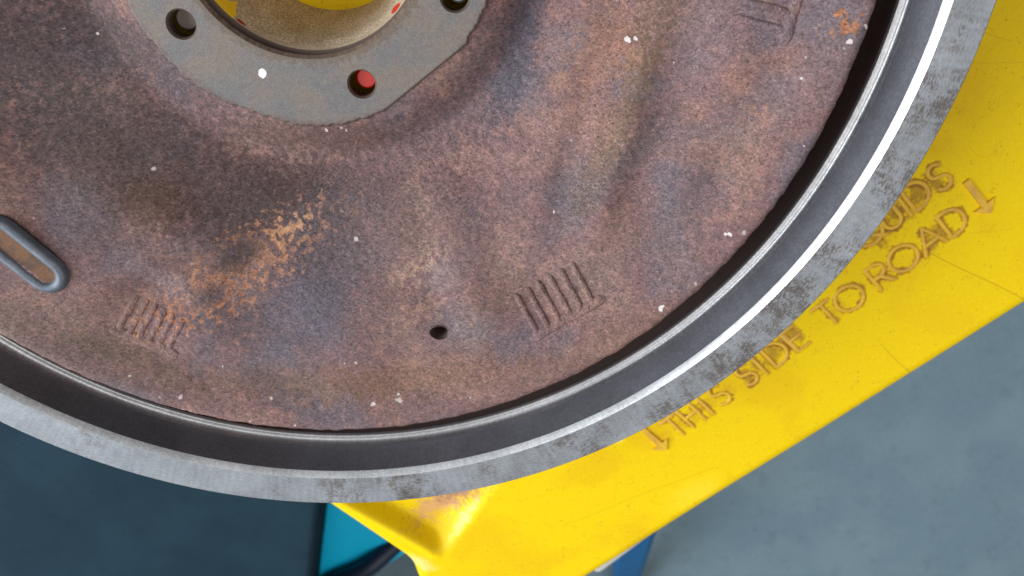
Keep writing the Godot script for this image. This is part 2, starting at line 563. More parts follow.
func flange_picture() -> ImageTexture:
	# shares the planar layout of the web's textures at a third of their size
	var n := 1024
	var span := 0.09
	var a := bytes_of(noise(41, 0.008, 4), n, n)
	var b := bytes_of(noise(42, 0.05, 3), n, n)
	var f := bytes_of(noise(43, 0.28, 2), n, n)
	var g := grain(44, n * n / 4 + 1)
	var out_ := PackedByteArray()
	out_.resize(n * n * 3)
	var dot := Vector2(-0.0110, 0.0286)
	for y in n:
		for x in n:
			var i := y * n + x
			var p := Vector2(x, y) / n * span - Vector2(span / 2, span / 2)
			var r := p.length()
			var c := rgb8(112, 106, 102).lerp(rgb8(117, 106, 98), smoothstep(110, 190, a[i]))
			c = c.lerp(rgb8(106, 103, 102), smoothstep(120, 60, a[i]))
			# rust creeping in from the edge
			var edge := smoothstep(0.0384, 0.0402, r + (b[i] - 128) * 0.000010)
			c = c.lerp(rgb8(96, 76, 72), edge * 0.7)
			var bore := smoothstep(0.0276, 0.0264, r + (b[i] - 128) * 0.000008)
			c = c.lerp(rgb8(104, 90, 78), bore * 0.8)
			var k := 1.0 + (f[i] / 255.0 - 0.5) * 0.22 + (g[i] / 255.0 - 0.5) * 0.34 + (b[i] / 255.0 - 0.5) * 0.10
			c = c * k
			if ((p - dot) * Vector2(1.0, 0.85)).length() + (b[i] - 128) * 0.0000012 < 0.00085:
				c = rgb8(236, 236, 236)
			out_[i * 3] = int(clampf(c.r * 255.0, 0, 255))
			out_[i * 3 + 1] = int(clampf(c.g * 255.0, 0, 255))
			out_[i * 3 + 2] = int(clampf(c.b * 255.0, 0, 255))
	var im := Image.create_from_data(n, n, false, Image.FORMAT_RGB8, out_)
	im.generate_mipmaps()
	return ImageTexture.create_from_image(im)

func flange_radius(r: float, t: float) -> float:
	# full circle with a flat milled between two of the bolts and wavy cast edge
	var lim := 0.0397 + 0.0003 * sin(t * 9.0) + ragged.get_noise_2d(cos(t) * 40.0, sin(t) * 40.0) * 0.0005
	for deg in [52.5, 172.0, 292.0]:
		var c := cos(t - deg_to_rad(deg))
		if c > 0.5:
			lim = minf(lim, 0.0378 / c)
	return 0.0257 + (lim - 0.0257) * (r - 0.0257) / (0.0397 - 0.0257)

func build_drum() -> void:
	var drum := thing("brake_drum", "rusty round brake drum with bright machined rim lying on the yellow plate", "brake drum")
	wave = noise(5, 0.028, 2)
	ragged = noise(6, 0.45, 3)
	var pics := web_pictures()
	var rust := StandardMaterial3D.new()
	rust.albedo_texture = pics[0]
	rust.normal_enabled = true
	rust.normal_texture = pics[1]
	rust.normal_scale = 0.18
	rust.roughness = 0.72
	rust.metallic_specular = 0.35
	# the web
	var radii := PackedFloat32Array()
	for i in 100:
		radii.append(lerpf(0.0375, WEB_R, i / 99.0))
	radii.append(WEB_R + 0.0003)
	radii.append(WEB_R + 0.0006)
	radii.append(WEB_R + 0.0007)
	var last := radii.size()
	var h := func(x: float, z: float, i: int) -> float:
		if i == last - 3:
			return -0.0034
		if i == last - 2:
			return -0.0090
		if i == last - 1:
			return -0.0232
		return web_height(x, z)
	var shift := func(r: float, t: float) -> float:
		if r < 0.106:
			return r
		return r + ragged.get_noise_2d(cos(t) * 55.0, sin(t) * 55.0) * 0.0004 * (r - 0.106) / 0.0055
	var web := part("web", polar(radii, 840, h, shift, [Vector4(vent_hole.x, vent_hole.y, 0.0022, 0.76)]), rust, drum)
	web.set_meta("label", "dished rusty brown web of the drum with patches of orange rust")
	var bore_mat := plain(rgb8(112, 94, 86), 0.9)
	var y0 := web_height(vent_hole.x, vent_hole.y)
	var wall := part("drain_hole_wall", lathe([[Vector2(0.0022, y0 + 0.0001), Vector2(0.0022, y0 - 0.006)]], 32), bore_mat, drum)
	wall.position = Vector3(vent_hole.x, 0, vent_hole.y)
	wall.scale.z = 0.76
	# three cast pads with ribs
	for pad in [[56.3, 0.0936, 6, 0.0180, 0.0098, 0.85], [116.5, 0.0938, 6, 0.0140, 0.0080, 0.6], [8.5, 0.0925, 3, 0.0100, 0.0095, 0.8]]:
		build_pad(drum, rust, pad[0], pad[1], pad[2], pad[3], pad[4], pad[5])
	build_slot(drum)
	# the hub flange
	var fm := StandardMaterial3D.new()
	fm.albedo_texture = flange_picture()
	var fscale := SPAN / 0.09
	fm.uv1_scale = Vector3(fscale, fscale, 1)
	fm.uv1_offset = Vector3(0.5 - 0.5 * fscale, 0.5 - 0.5 * fscale, 0)
	fm.roughness = 0.6
	fm.metallic = 0.2
	var fr := PackedFloat32Array()
	for i in 44:
		fr.append(lerpf(0.0257, 0.0397, i / 43.0))
	fr.append(0.0401)
	fr.append(0.0406)
	var flast := fr.size()
	var fh := func(_x: float, _z: float, i: int) -> float:
		if i == flast - 1:
			return FLANGE_Y - 0.0030
		if i == flast - 2:
			return FLANGE_Y - 0.0006
		return FLANGE_Y
	var holes: Array = []
	for b in bolts:
		holes.append(Vector4(b.x, b.y, 0.00315, 1.0))
	var flange := part("hub_flange", polar(fr, 960, fh, flange_radius, holes), fm, drum)
	flange.set_meta("label", "grey machined hub flange with bolt holes and a white paint dot")
	var worn := plain(rgb8(112, 96, 86), 0.5, 0.4)
	for b in bolts:
		var c := Vector3(b.x, FLANGE_Y, b.y)
		part("bolt_hole", lathe([[Vector2(0.00317, 0.00002), Vector2(0.0028, -0.0006)], [Vector2(0.0028, -0.0006), Vector2(0.0028, -0.0034), Vector2(0.0034, -0.0040)]], 40, c), worn, flange)
	# chamfer of the bore, dark relief groove, then the cast snout below
	var cham := ring_picture(512, 32, rgb8(104, 88, 76), 61, 0.25, [], Color.BLACK)
	var chm := plain(Color.WHITE, 0.7, 0.1)
	chm.albedo_texture = cham
	part("bore_chamfer", lathe([[Vector2(0.0257, FLANGE_Y), Vector2(0.0254, FLANGE_Y - 0.0003), Vector2(0.0250, -0.0184)], [Vector2(0.0250, -0.0184), Vector2(0.0252, -0.0188), Vector2(0.0280, -0.0189)]], 256), chm, drum)
	part("bore_groove", lathe([[Vector2(0.0280, -0.0189), Vector2(0.0283, -0.0200), Vector2(0.0280, -0.0214)], [Vector2(0.0280, -0.0214), Vector2(0.0246, -0.0216)]], 192), bore_mat, drum)
	var snm := plain(Color.WHITE, 0.85)
	snm.albedo_texture = snout_picture()
	part("snout", lathe([[Vector2(0.0246, -0.0216), Vector2(0.0240, -0.0224), Vector2(0.0222, -0.0350), Vector2(0.0205, -0.0496)], [Vector2(0.0205, -0.0496), Vector2(0.0285, -0.0496)], [Vector2(0.0285, -0.0496), Vector2(0.0285, -0.0200)]], 256), snm, drum)
	# groove round the web, the lip, the friction band and the rim
	part("rim_groove", lathe([[Vector2(0.1122, -0.0230), Vector2(0.1135, -0.0246), Vector2(0.1180, -0.0247), Vector2(0.1212, -0.0228)], [Vector2(0.1212, -0.0228), Vector2(0.1214, -0.0150), Vector2(0.1203, -0.0122)]], 384), plain(rgb8(112, 96, 90), 0.9), drum)
	var lipm := plain(Color.WHITE, 0.36, 0.85)
	lipm.albedo_texture = ring_picture(2048, 16, rgb8(186, 187, 190), 63, 0.05, [], Color.BLACK)
	part("lip", lathe([[Vector2(0.1203, -0.0122), Vector2(0.1204, -0.0116), Vector2(0.1207, -0.0113), Vector2(0.1210, -0.0113)], [Vector2(0.1210, -0.0113), Vector2(0.1215, -0.01125), Vector2(0.1219, -0.0111), Vector2(0.1223, -0.0107), Vector2(0.1225, -0.0102), Vector2(0.1226, -0.0096)]], 512), lipm, drum)
	var bandm := plain(Color.WHITE, 0.5, 0.25)
	bandm.albedo_texture = ring_picture(2048, 48, rgb8(114, 114, 120), 64, 0.03, [[60.0, 60.0, 0.1]], rgb8(60, 56, 54))
	part("friction_band", lathe([[Vector2(0.1226, -0.0096), Vector2(0.1228, -0.0088), Vector2(0.1230, -0.0076), Vector2(0.1233, -0.0055), Vector2(0.1236, -0.0032), Vector2(0.1238, -0.0014)]], 512), bandm, drum)
	var edgem := plain(Color.WHITE, 0.34, 0.45)
	edgem.albedo_texture = ring_picture(2048, 16, rgb8(226, 227, 229), 65, 0.06, [], Color.BLACK)
	part("rim_chamfer", lathe([[Vector2(0.1238, -0.0014), Vector2(0.1242, -0.0007), Vector2(0.1250, 0.0)]], 512), edgem, drum)
	var rimm := plain(Color.WHITE, 0.6, 0.4)
	var stains := [[29.5, 4.0, 0.75], [36.0, 6.0, 1.0], [44.0, 5.0, 0.9], [52.0, 5.0, 0.7], [63.0, 6.0, 0.65], [73.0, 4.0, 0.5], [83.0, 4.0, 0.9], [90.0, 4.0, 0.7], [97.0, 3.0, 0.45], [14.0, 5.0, 0.8], [21.0, 4.0, 0.8], [8.0, 3.0, 0.6], [118.0, 2.5, 0.5]]
	rimm.albedo_texture = ring_picture(2048, 96, rgb8(140, 144, 149), 66, 0.06, stains, rgb8(78, 68, 62))
	part("rim", lathe([[Vector2(0.1250, 0.0), Vector2(0.1330, 0.0)]], 512), rimm, drum)
	part("rim_side", lathe([[Vector2(0.1330, 0.0), Vector2(0.1333, -0.0003)], [Vector2(0.1333, -0.0003), Vector2(0.1333, -0.0425), Vector2(0.1325, -0.0435)], [Vector2(0.1325, -0.0435), Vector2(0.1275, -0.0435)], [Vector2(0.1275, -0.0435), Vector2(0.1255, -0.0270), Vector2(0.1150, -0.0262), Vector2(0.0900, -0.0190), Vector2(0.0650, -0.0240), Vector2(0.0520, -0.0285), Vector2(0.0400, -0.0285)]], 384), plain(rgb8(120, 118, 116), 0.55, 0.5), drum)

func snout_picture() -> ImageTexture:
	var w := 768
	var h := 128
	var bl := noise(71, 0.03, 4)
	var fi := noise(72, 0.35, 2)
	var g := grain(73, w * h / 4 + 1)
	var im := Image.create(w, h, false, Image.FORMAT_RGB8)
	for x in w:
		for y in h:
			var k := 1.0 + fi.get_noise_2d(x, y) * 0.35 + (g[y * w + x] / 255.0 - 0.5) * 0.3
			var c := rgb8(168, 148, 122).lerp(rgb8(186, 168, 144), 0.5 + bl.get_noise_2d(x, y))
			c = c * k
			# dabs of yellow and red paint left on the wall
			var deg := 360.0 * x / w
			var q := Vector2((deg - 139.0) / 7.5, (y - 22.0) / 40.0).length() + bl.get_noise_2d(x * 2.0, y) * 0.25
			if q < 0.9:
				c = rgb8(232, 186, 18)
			elif Vector2((deg - 129.0) / 3.0, (y - 26.0) / 16.0).length() + bl.get_noise_2d(x * 2.0, y) * 0.3 < 0.9:
				c = rgb8(150, 40, 28)
			elif Vector2((deg - 42.0) / 4.0, (y - 34.0) / 22.0).length() + bl.get_noise_2d(x * 2.0, y) * 0.3 < 0.9:
				c = rgb8(186, 44, 26)
			im.set_pixel(x, y, c)
	im.generate_mipmaps()
	return ImageTexture.create_from_image(im)

func build_pad(drum: Node, mat: Material, deg: float, radius: float, ribs: int, wide: float, tall: float, bold: float) -> void:
	var out_dir := Vector2.from_angle(deg_to_rad(deg))
	var along := Vector2(-out_dir.y, out_dir.x)
	var c := out_dir * radius
	# raised shoulder on the outer side of the pad
	var a := c + out_dir * tall * 0.55 - along * wide * 0.5
	var b := c + out_dir * tall * 0.55 + along * wide * 0.5
	var line := []
	for i in 13:
		line.append(a.lerp(b, i / 12.0))
	var pad := part("pad_shoulder", draped_bead(line, 0.0013, 0.0009 * bold), mat, drum)
	for i in ribs:
		var f := (i + 0.5) / ribs - 0.5
		var p := c + along * wide * f
		line = []
		for k in 9:
			line.append(p + out_dir * tall * (k / 8.0 - 0.5) + along * 0.0008 * (k / 8.0 - 0.5))
		part("rib", draped_bead(line, 0.00085, 0.0009 * bold), mat, pad)

# a bead that follows the web's relief
func draped_bead(line: Array, half: float, tall: float) -> ArrayMesh:
	var m := bead([line], 0.0, half, tall)
	var st := SurfaceTool.new()
	st.begin(Mesh.PRIMITIVE_TRIANGLES)
	st.set_smooth_group(0)
	var arr := m.surface_get_arrays(0)
	var v: PackedVector3Array = arr[Mesh.ARRAY_VERTEX]
	var idx = arr[Mesh.ARRAY_INDEX]
	var order: PackedInt32Array = idx if idx != null and idx.size() else PackedInt32Array(range(v.size()))
	for i in order:
		var p := v[i]
		p.y += web_height(p.x, p.z) + ragged.get_noise_2d(p.x * 2500.0, p.z * 2500.0) * 0.00025
		st.set_uv(Vector2((p.x + SPAN / 2) / SPAN, (p.z + SPAN / 2) / SPAN))
		st.add_vertex(p)
	st.generate_normals()
	st.generate_tangents()
	return st.commit()

func build_slot(drum: Node) -> void:
	# long rounded ring standing on the web, worn to bare steel
	var a := Vector2(-0.0697, 0.0610)
	var b := Vector2(-0.0620, 0.0702)
	var ax := (b - a).normalized()
	var sd := Vector2(-ax.y, ax.x)
	var rad := 0.0034
	var loop := []
	for i in 10:
		loop.append(a.lerp(b, i / 10.0) - sd * rad)
	for i in 13:
		var t := -PI / 2 + PI * i / 12.0
		loop.append(b + ax * cos(t) * rad + sd * sin(t) * rad)
	for i in range(1, 10):
		loop.append(b.lerp(a, i / 10.0) + sd * rad)
	for i in 13:
		var t := PI / 2 + PI * i / 12.0
		loop.append(a + ax * cos(t) * rad + sd * sin(t) * rad)
	var clean := []
	for p in loop:
		if clean.is_empty() or clean[-1].distance_to(p) > 1e-5:
			clean.append(p)
	if clean[0].distance_to(clean[-1]) < 1e-5:
		clean.pop_back()
	var y := web_height((a.x + b.x) / 2, (a.y + b.y) / 2)
	var m := plain(Color.WHITE, 0.5, 0.35)
	m.albedo_texture = mottle(256, 81, rgb8(86, 93, 104), rgb8(100, 106, 116), rgb8(78, 70, 66), 0.03, 0.35, 0.05)
	m.uv1_triplanar = true
	m.uv1_scale = Vector3(30, 30, 30)
	var o := part("slot_ring", bead([clean], y - 0.0004, 0.0016, 0.0017, true), m, drum)
	o.set_meta("label", "blue grey bare steel ring around a long slot")
	# rusty floor of the slot
	var fl := plain(Color.WHITE, 0.9)
	fl.albedo_texture = mottle(256, 84, rgb8(88, 68, 56), rgb8(112, 80, 58), rgb8(60, 48, 42), 0.02, 0.3, 0.05)
	fl.uv1_triplanar = true
	fl.uv1_scale = Vector3(30, 30, 30)
	var st := SurfaceTool.new()
	st.begin(Mesh.PRIMITIVE_TRIANGLES)
	for i in clean.size():
		var p: Vector2 = clean[i]
		var q: Vector2 = clean[(i + 1) % clean.size()]
		var c := (a + b) / 2
		for v in [c, p, q]:
			st.add_vertex(Vector3(v.x, y + 0.0003, v.y))
	st.generate_normals()
	part("slot_floor", st.commit(), fl, o)

# ---------------------------------------------------------------- the yellow plate
func on_plate(s: float, t: float) -> Vector2:
	return text_o + text_d * s + text_n * t

func plate_height(p: Vector2) -> float:
	var rel := p - text_o
	var s := rel.dot(text_d)
	var t := rel.dot(text_n)
	var y := PLATE_Y
	# moulded pocket near the corner: inside two half planes
	var p1 := Vector2(-0.0131, 0.1762)
	var p2 := Vector2(0.0176, 0.2008)
	var p3 := Vector2(0.0314, 0.1773)
	var e1 := (p2 - p1).normalized()
	var e2 := (p3 - p2).normalized()
	var d1 := (p - p1).cross(e1)
	var d2 := (p - p2).cross(e2)
	var inside := minf(d1, d2)
	y -= 0.0055 * smoothstep(-0.0012, 0.0034, d1) * smoothstep(-0.004, 0.006, d2) * smoothstep(0.075, 0.06, inside)
	y += 0.0012 * exp(-pow((d1 + 0.0022) / 0.0016, 2)) * smoothstep(-0.004, 0.004, d2)
	y += wave.get_noise_2d(s * 260.0, t * 260.0) * 0.0007
	return y

func plate_picture(n: int, span: float, origin: Vector2) -> ImageTexture:
	var a := bytes_of(noise(91, 0.006, 4), n, n)
	var b := bytes_of(noise(92, 0.05, 4), n, n)
	var f := bytes_of(noise(93, 0.2, 3), n, n)
	var g := grain(94, n * n / 4 + 1)
	var px := PackedFloat32Array()
	px.resize(n * n * 3)
	for i in n * n:
		var c := Vector3(234, 199, 4).lerp(Vector3(227, 188, 8), smoothstep(120, 200, a[i]))
		c = c.lerp(Vector3(214, 172, 30), smoothstep(176, 236, b[i]) * 0.35)
		c *= 1.0 + (f[i] - 128) / 255.0 * 0.05 + (g[i] - 128) / 255.0 * 0.03
		if g[i] < 2 and b[i] > 150:
			c = c.lerp(Vector3(120, 90, 40), 0.6)
		px[i * 3] = c.x
		px[i * 3 + 1] = c.y
		px[i * 3 + 2] = c.z
	# dirt packed in between the letters, worn plastic with pale strips at the pocket, scuffs: s, t, half length, half width, colour, strength
	var marks := []
	for q in [[22.0, -14.2], [14.5, -13.5], [18.6, -13.8], [10.0, -12.5], [27.0, -14.3], [6.5, -11.0]]:
		marks.append([on_plate(q[0] * 0.001, q[1] * 0.001), 0.0024, 0.0040, text_d.angle(), Vector3(158, 116, 44), 0.75])
	for q in [[20.4, 0.4], [16.2, 1.0], [-33.0, -1.2], [-28.5, -1.5], [-37.0, -1.0], [-43.5, -0.4], [-48.0, 0.0]]:
		marks.append([on_plate(q[0] * 0.001, q[1] * 0.001), 0.0020, 0.0038, text_d.angle(), Vector3(160, 118, 50), 0.75])
	for q in [[-56.0, 1.0], [-63.0, 0.5], [-69.0, 1.0], [-74.0, 1.0], [-15.0, 0.5], [1.0, 1.0], [-82.0, 1.0]]:
		marks.append([on_plate(q[0] * 0.001, q[1] * 0.001), 0.0036, 0.0030, text_d.angle(), Vector3(196, 152, 36), 0.4])
	marks.append([Vector2(0.0180, 0.1830), 0.0130, 0.0060, -0.75, Vector3(206, 158, 112), 0.9])
	marks.append([Vector2(0.0240, 0.1760), 0.0100, 0.0060, -0.4, Vector3(160, 116, 90), 0.95])
	marks.append([Vector2(0.0260, 0.1880), 0.0110, 0.0018, -1.05, Vector3(240, 222, 170), 0.7])
	marks.append([Vector2(0.0100, 0.2065), 0.0060, 0.0034, 0.6, Vector3(240, 218, 150), 0.8])
	marks.append([Vector2(0.1040, 0.1760), 0.0100, 0.0050, -0.6, Vector3(244, 214, 70), 0.5])
	marks.append([Vector2(0.0757, 0.1535), 0.0024, 0.0014, 0.0, Vector3(248, 236, 190), 0.9])
	marks.append([Vector2(0.1710, 0.1090), 0.0150, 0.0060, 0.3, Vector3(226, 182, 24), 0.3])
	for m in marks:
		var c: Vector2 = (m[0] - origin) / span * n
		var ha: float = m[1] / span * n
		var hb: float = m[2] / span * n
		var ca := cos(m[3])
		var sa := sin(m[3])
		var reach := maxf(ha, hb) * 1.6
		for y in range(maxi(0, int(c.y - reach)), mini(n, int(c.y + reach))):
			for x in range(maxi(0, int(c.x - reach)), mini(n, int(c.x + reach))):
				var dx := x - c.x
				var dy := y - c.y
				var e := sqrt(pow((dx * ca + dy * sa) / ha, 2) + pow((-dx * sa + dy * ca) / hb, 2))
				var i := y * n + x
				e += (b[i] - 128) / 300.0 + (f[i] - 128) / 300.0
				var k: float = smoothstep(1.35, 0.35, e) * m[5]
				var col: Vector3 = m[4]
				px[i * 3] += (col.x - px[i * 3]) * k
				px[i * 3 + 1] += (col.y - px[i * 3 + 1]) * k
				px[i * 3 + 2] += (col.z - px[i * 3 + 2]) * k
	# grime and painted-in shadow along the foot of each raised stroke
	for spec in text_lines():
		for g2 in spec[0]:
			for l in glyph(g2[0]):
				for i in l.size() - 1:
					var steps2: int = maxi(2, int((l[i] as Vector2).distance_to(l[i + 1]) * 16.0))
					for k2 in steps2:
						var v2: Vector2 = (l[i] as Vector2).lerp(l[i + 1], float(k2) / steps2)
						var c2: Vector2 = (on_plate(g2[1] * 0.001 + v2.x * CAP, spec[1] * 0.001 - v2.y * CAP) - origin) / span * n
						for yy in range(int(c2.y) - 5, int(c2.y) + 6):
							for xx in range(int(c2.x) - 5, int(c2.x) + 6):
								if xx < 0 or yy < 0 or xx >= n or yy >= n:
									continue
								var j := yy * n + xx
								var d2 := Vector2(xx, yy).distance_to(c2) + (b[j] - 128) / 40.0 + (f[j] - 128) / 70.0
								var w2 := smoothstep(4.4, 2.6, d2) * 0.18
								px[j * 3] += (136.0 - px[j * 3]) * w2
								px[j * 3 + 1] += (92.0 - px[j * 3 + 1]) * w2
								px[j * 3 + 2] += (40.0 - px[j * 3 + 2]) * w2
	# long thin scratches
	var rng := RandomNumberGenerator.new()
	rng.seed = 404
	var scratches := []
	for k in 70:
		var p := Vector2(rng.randf_range(0.0, 0.22), rng.randf_range(0.0, 0.22))
		var q := p + Vector2.from_angle(rng.randfn(-0.7, 0.7)) * rng.randf_range(0.003, 0.022)
		scratches.append([p, q, rng.randf_range(0.04, 0.16)])
	for sc in scratches + [[Vector2(0.1600, 0.0860), Vector2(0.1990, 0.1052), 0.4], [Vector2(0.155, 0.118), Vector2(0.175, 0.136), 0.3], [Vector2(0.060, 0.190), Vector2(0.110, 0.165), 0.2], [Vector2(0.185, 0.02), Vector2(0.205, 0.07), 0.25]]:
		var p0: Vector2 = (sc[0] - origin) / span * n
		var p1: Vector2 = (sc[1] - origin) / span * n
		var steps := int(p0.distance_to(p1) * 1.5)
		for k in steps:
			var p := p0.lerp(p1, float(k) / steps)
			p.y += sin(k * 0.03) * 0.8
			var i := int(p.y) * n + int(p.x)
			if int(p.x) < 0 or int(p.y) < 0 or int(p.x) >= n or int(p.y) >= n:
				continue
			var w: float = sc[2] * (0.5 + f[i] / 400.0)
			px[i * 3] += (150.0 - px[i * 3]) * w
			px[i * 3 + 1] += (110.0 - px[i * 3 + 1]) * w
			px[i * 3 + 2] += (30.0 - px[i * 3 + 2]) * w
	var out_ := PackedByteArray()
	out_.resize(n * n * 3)
	for i in n * n * 3:
		out_[i] = int(clampf(px[i], 0, 255))
	var im := Image.create_from_data(n, n, false, Image.FORMAT_RGB8, out_)
	im.generate_mipmaps()
	return ImageTexture.create_from_image(im)

func glyph(ch: String) -> Array:
	# strokes in a box of height 1, x from -w/2 to w/2, y up from 0
	var arc := func(cx: float, cy: float, rx: float, ry: float, a0: float, a1: float, n: int) -> Array:
		var l := []
		for i in n + 1:
			var a := deg_to_rad(lerpf(a0, a1, float(i) / n))
			l.append(Vector2(cx + cos(a) * rx, cy + sin(a) * ry))
		return l
	match ch:
		"T": return [[Vector2(-0.31, 1), Vector2(0.31, 1)], [Vector2(0, 1), Vector2(0, 0)]]
		"H": return [[Vector2(-0.27, 0), Vector2(-0.27, 1)], [Vector2(0.27, 0), Vector2(0.27, 1)], [Vector2(-0.27, 0.52), Vector2(0.27, 0.52)]]
		"I": return [[Vector2(0, 0), Vector2(0, 1)]]
		"E": return [[Vector2(0.24, 1), Vector2(-0.24, 1), Vector2(-0.24, 0), Vector2(0.26, 0)], [Vector2(-0.24, 0.53), Vector2(0.2, 0.53)]]
		"O": return [arc.call(0.0, 0.5, 0.48, 0.5, 90, 450, 36)]
		"Q": return [arc.call(0.0, 0.5, 0.48, 0.5, 90, 450, 36), [Vector2(0.08, 0.28), Vector2(0.46, -0.06)]]
		"U": return [[Vector2(-0.28, 1)] + arc.call(0.0, 0.29, 0.28, 0.29, 180, 360, 16) + [Vector2(0.28, 1)]]
		"D": return [[Vector2(-0.32, 0), Vector2(-0.32, 1)], [Vector2(-0.32, 1), Vector2(-0.1, 1)] + arc.call(-0.1, 0.5, 0.46, 0.5, 80, -80, 18) + [Vector2(-0.1, 0), Vector2(-0.32, 0)]]
		"R": return [[Vector2(-0.27, 0), Vector2(-0.27, 1)], [Vector2(-0.27, 1), Vector2(0.0, 1)] + arc.call(0.0, 0.74, 0.26, 0.26, 80, -80, 12) + [Vector2(0.0, 0.48), Vector2(-0.27, 0.48)], [Vector2(-0.02, 0.48), Vector2(0.3, 0)]]
		"A": return [[Vector2(-0.4, 0), Vector2(0, 1), Vector2(0.4, 0)], [Vector2(-0.26, 0.34), Vector2(0.26, 0.34)]]
		"S": return [arc.call(0.0, 0.755, 0.23, 0.245, 35, 250, 14) + arc.call(0.0, 0.255, 0.25, 0.255, 75, -150, 14)]
	return []

func text_lines() -> Array:
	# letters with their places along the line (mm), then the line's foot (mm)
	var line1 := [["T", -76.0], ["H", -69.6], ["I", -64.2], ["S", -58.4], ["S", -47.8], ["I", -43.0], ["D", -36.6], ["E", -29.4], ["T", -17.4], ["O", -10.0], ["R", 0.6], ["O", 8.4], ["A", 16.9], ["D", 24.6]]
	var line2 := [["Q", 5.6], ["U", 12.6], ["I", 17.3], ["D", 21.6], ["S", 28.7]]
	return [[line1, 4.5], [line2, -9.9]]

func build_plate() -> void:
	var plate := thing("yellow_plate", "thick yellow moulded plastic plate with raised lettering under the drum", "plate")
	var corners := [Vector2(-0.180, -0.26), Vector2(-0.180, -0.020), Vector2(-0.1865, -0.010), Vector2(-0.1865, 0.0281), Vector2(0.148, 0.0482), Vector2(0.148, -0.26)]
	var rounds := [0.012, 0.004, 0.004, 0.010, 0.012, 0.012]
	# rounded outline, finely cut
	var outline := []
	var nc := corners.size()
	var soft := []
	for i in nc:
		var p: Vector2 = corners[i]
		var a: Vector2 = (corners[(i - 1 + nc) % nc] - p).normalized() * rounds[i]
		var b: Vector2 = (corners[(i + 1) % nc] - p).normalized() * rounds[i]
		for k in 9:
			var t := k / 8.0
			soft.append((p + a) * (1 - t) * (1 - t) + p * 2 * t * (1 - t) + (p + b) * t * t)
	for i in soft.size():
		var a: Vector2 = soft[i]
		var b: Vector2 = soft[(i + 1) % soft.size()]
		var steps := maxi(1, int(a.distance_to(b) / 0.0016))
		for k in steps:
			outline.append(a.lerp(b, float(k) / steps))
	var cols := outline.size()
	var centre := Vector2(-0.08, -0.03)
	var pts := PackedVector3Array()
	var rows := 0
	var edge := 0.0042
	# side and rounded edge
	var rim := [[0.0, -0.025], [0.0, -0.010]]
	for k in 6:
		var a := PI / 2 * k / 5
		rim.append([edge * (1.0 - cos(a)), -edge * (1.0 - sin(a))])
	for rr in rim:
		rows += 1
		for i in cols:
			var o: Vector2 = outline[i]
			var dir := (outline[(i + 1) % cols] as Vector2) - (outline[(i - 1 + cols) % cols] as Vector2)
			var inn := Vector2(dir.y, -dir.x).normalized()
			if inn.dot(centre - o) < 0:
				inn = -inn
			var q: Vector2 = o + inn * rr[0]
			var w := on_plate(q.x, q.y)
			var y: float = plate_height(w) + rr[1] if rr[1] > -0.02 else PLATE_Y - 0.025
			pts.append(Vector3(w.x, y, w.y))
	for k in range(1, 90):
		var f := 1.0 - pow(k / 89.0, 1.2)
		rows += 1
		for i in cols:
			var o: Vector2 = outline[i]
			var dir := (outline[(i + 1) % cols] as Vector2) - (outline[(i - 1 + cols) % cols] as Vector2)
			var inn := Vector2(dir.y, -dir.x).normalized()
			if inn.dot(centre - o) < 0:
				inn = -inn
			var q: Vector2 = centre + (o + inn * edge - centre) * f
			var w := on_plate(q.x, q.y)
			pts.append(Vector3(w.x, plate_height(w), w.y))
	var origin := Vector2(-0.08, -0.08)
	var span := 0.36
	var ym := StandardMaterial3D.new()
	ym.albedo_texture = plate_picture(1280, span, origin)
	ym.roughness = 0.58
	ym.metallic_specular = 0.3
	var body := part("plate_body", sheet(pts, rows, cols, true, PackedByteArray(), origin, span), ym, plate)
	body.set_meta("label", "yellow plastic slab with rounded edge and a moulded pocket at its corner")
	# underside
	var under := PackedVector3Array()
	for f in [1.0, 0.5, 0.02]:
		for i in cols:
			var q: Vector2 = centre + (outline[i] - centre) * f
			var w := on_plate(q.x, q.y)
			under.append(Vector3(w.x, PLATE_Y - 0.025, w.y))
	part("plate_underside", sheet(under, 3, cols, true, PackedByteArray(), origin, span), plain(rgb8(220, 178, 20), 0.6), plate)
	# raised letters and arrows
	var lm := plain(Color.WHITE, 0.55)
	lm.albedo_texture = mottle(256, 95, rgb8(226, 178, 40), rgb8(206, 158, 56), rgb8(150, 110, 50), 0.02, 0.12, 0.02)
	lm.uv1_triplanar = true
	lm.uv1_world_triplanar = true
	lm.uv1_scale = Vector3(25, 25, 25)
	for spec in text_lines():
		for g in spec[0]:
			var strokes := []
			for l in glyph(g[0]):
				var fine := []
				for i in l.size():
					var v: Vector2 = l[i]
					fine.append(on_plate(g[1] * 0.001 + v.x * CAP, spec[1] * 0.001 - v.y * CAP))
				strokes.append(fine)
			if strokes.is_empty():
				continue
			var mid := on_plate(g[1] * 0.001, spec[1] * 0.001 - CAP / 2)
			part("letter", bead(strokes, plate_height(mid), 0.00068, 0.00052), lm, plate)
	for s in [33.2, -84.0]:
		build_arrow(plate, lm, s * 0.001, -0.0016)
	# faint moulded circle
	var circle := []
	var cc := Vector2(0.1708, 0.0528)
	for i in 48:
		circle.append(cc + Vector2.from_angle(TAU * i / 48.0) * 0.0062)
	part("moulded_circle", bead([circle], plate_height(cc) + 0.0001, 0.0004, 0.00015, true), ym, plate)

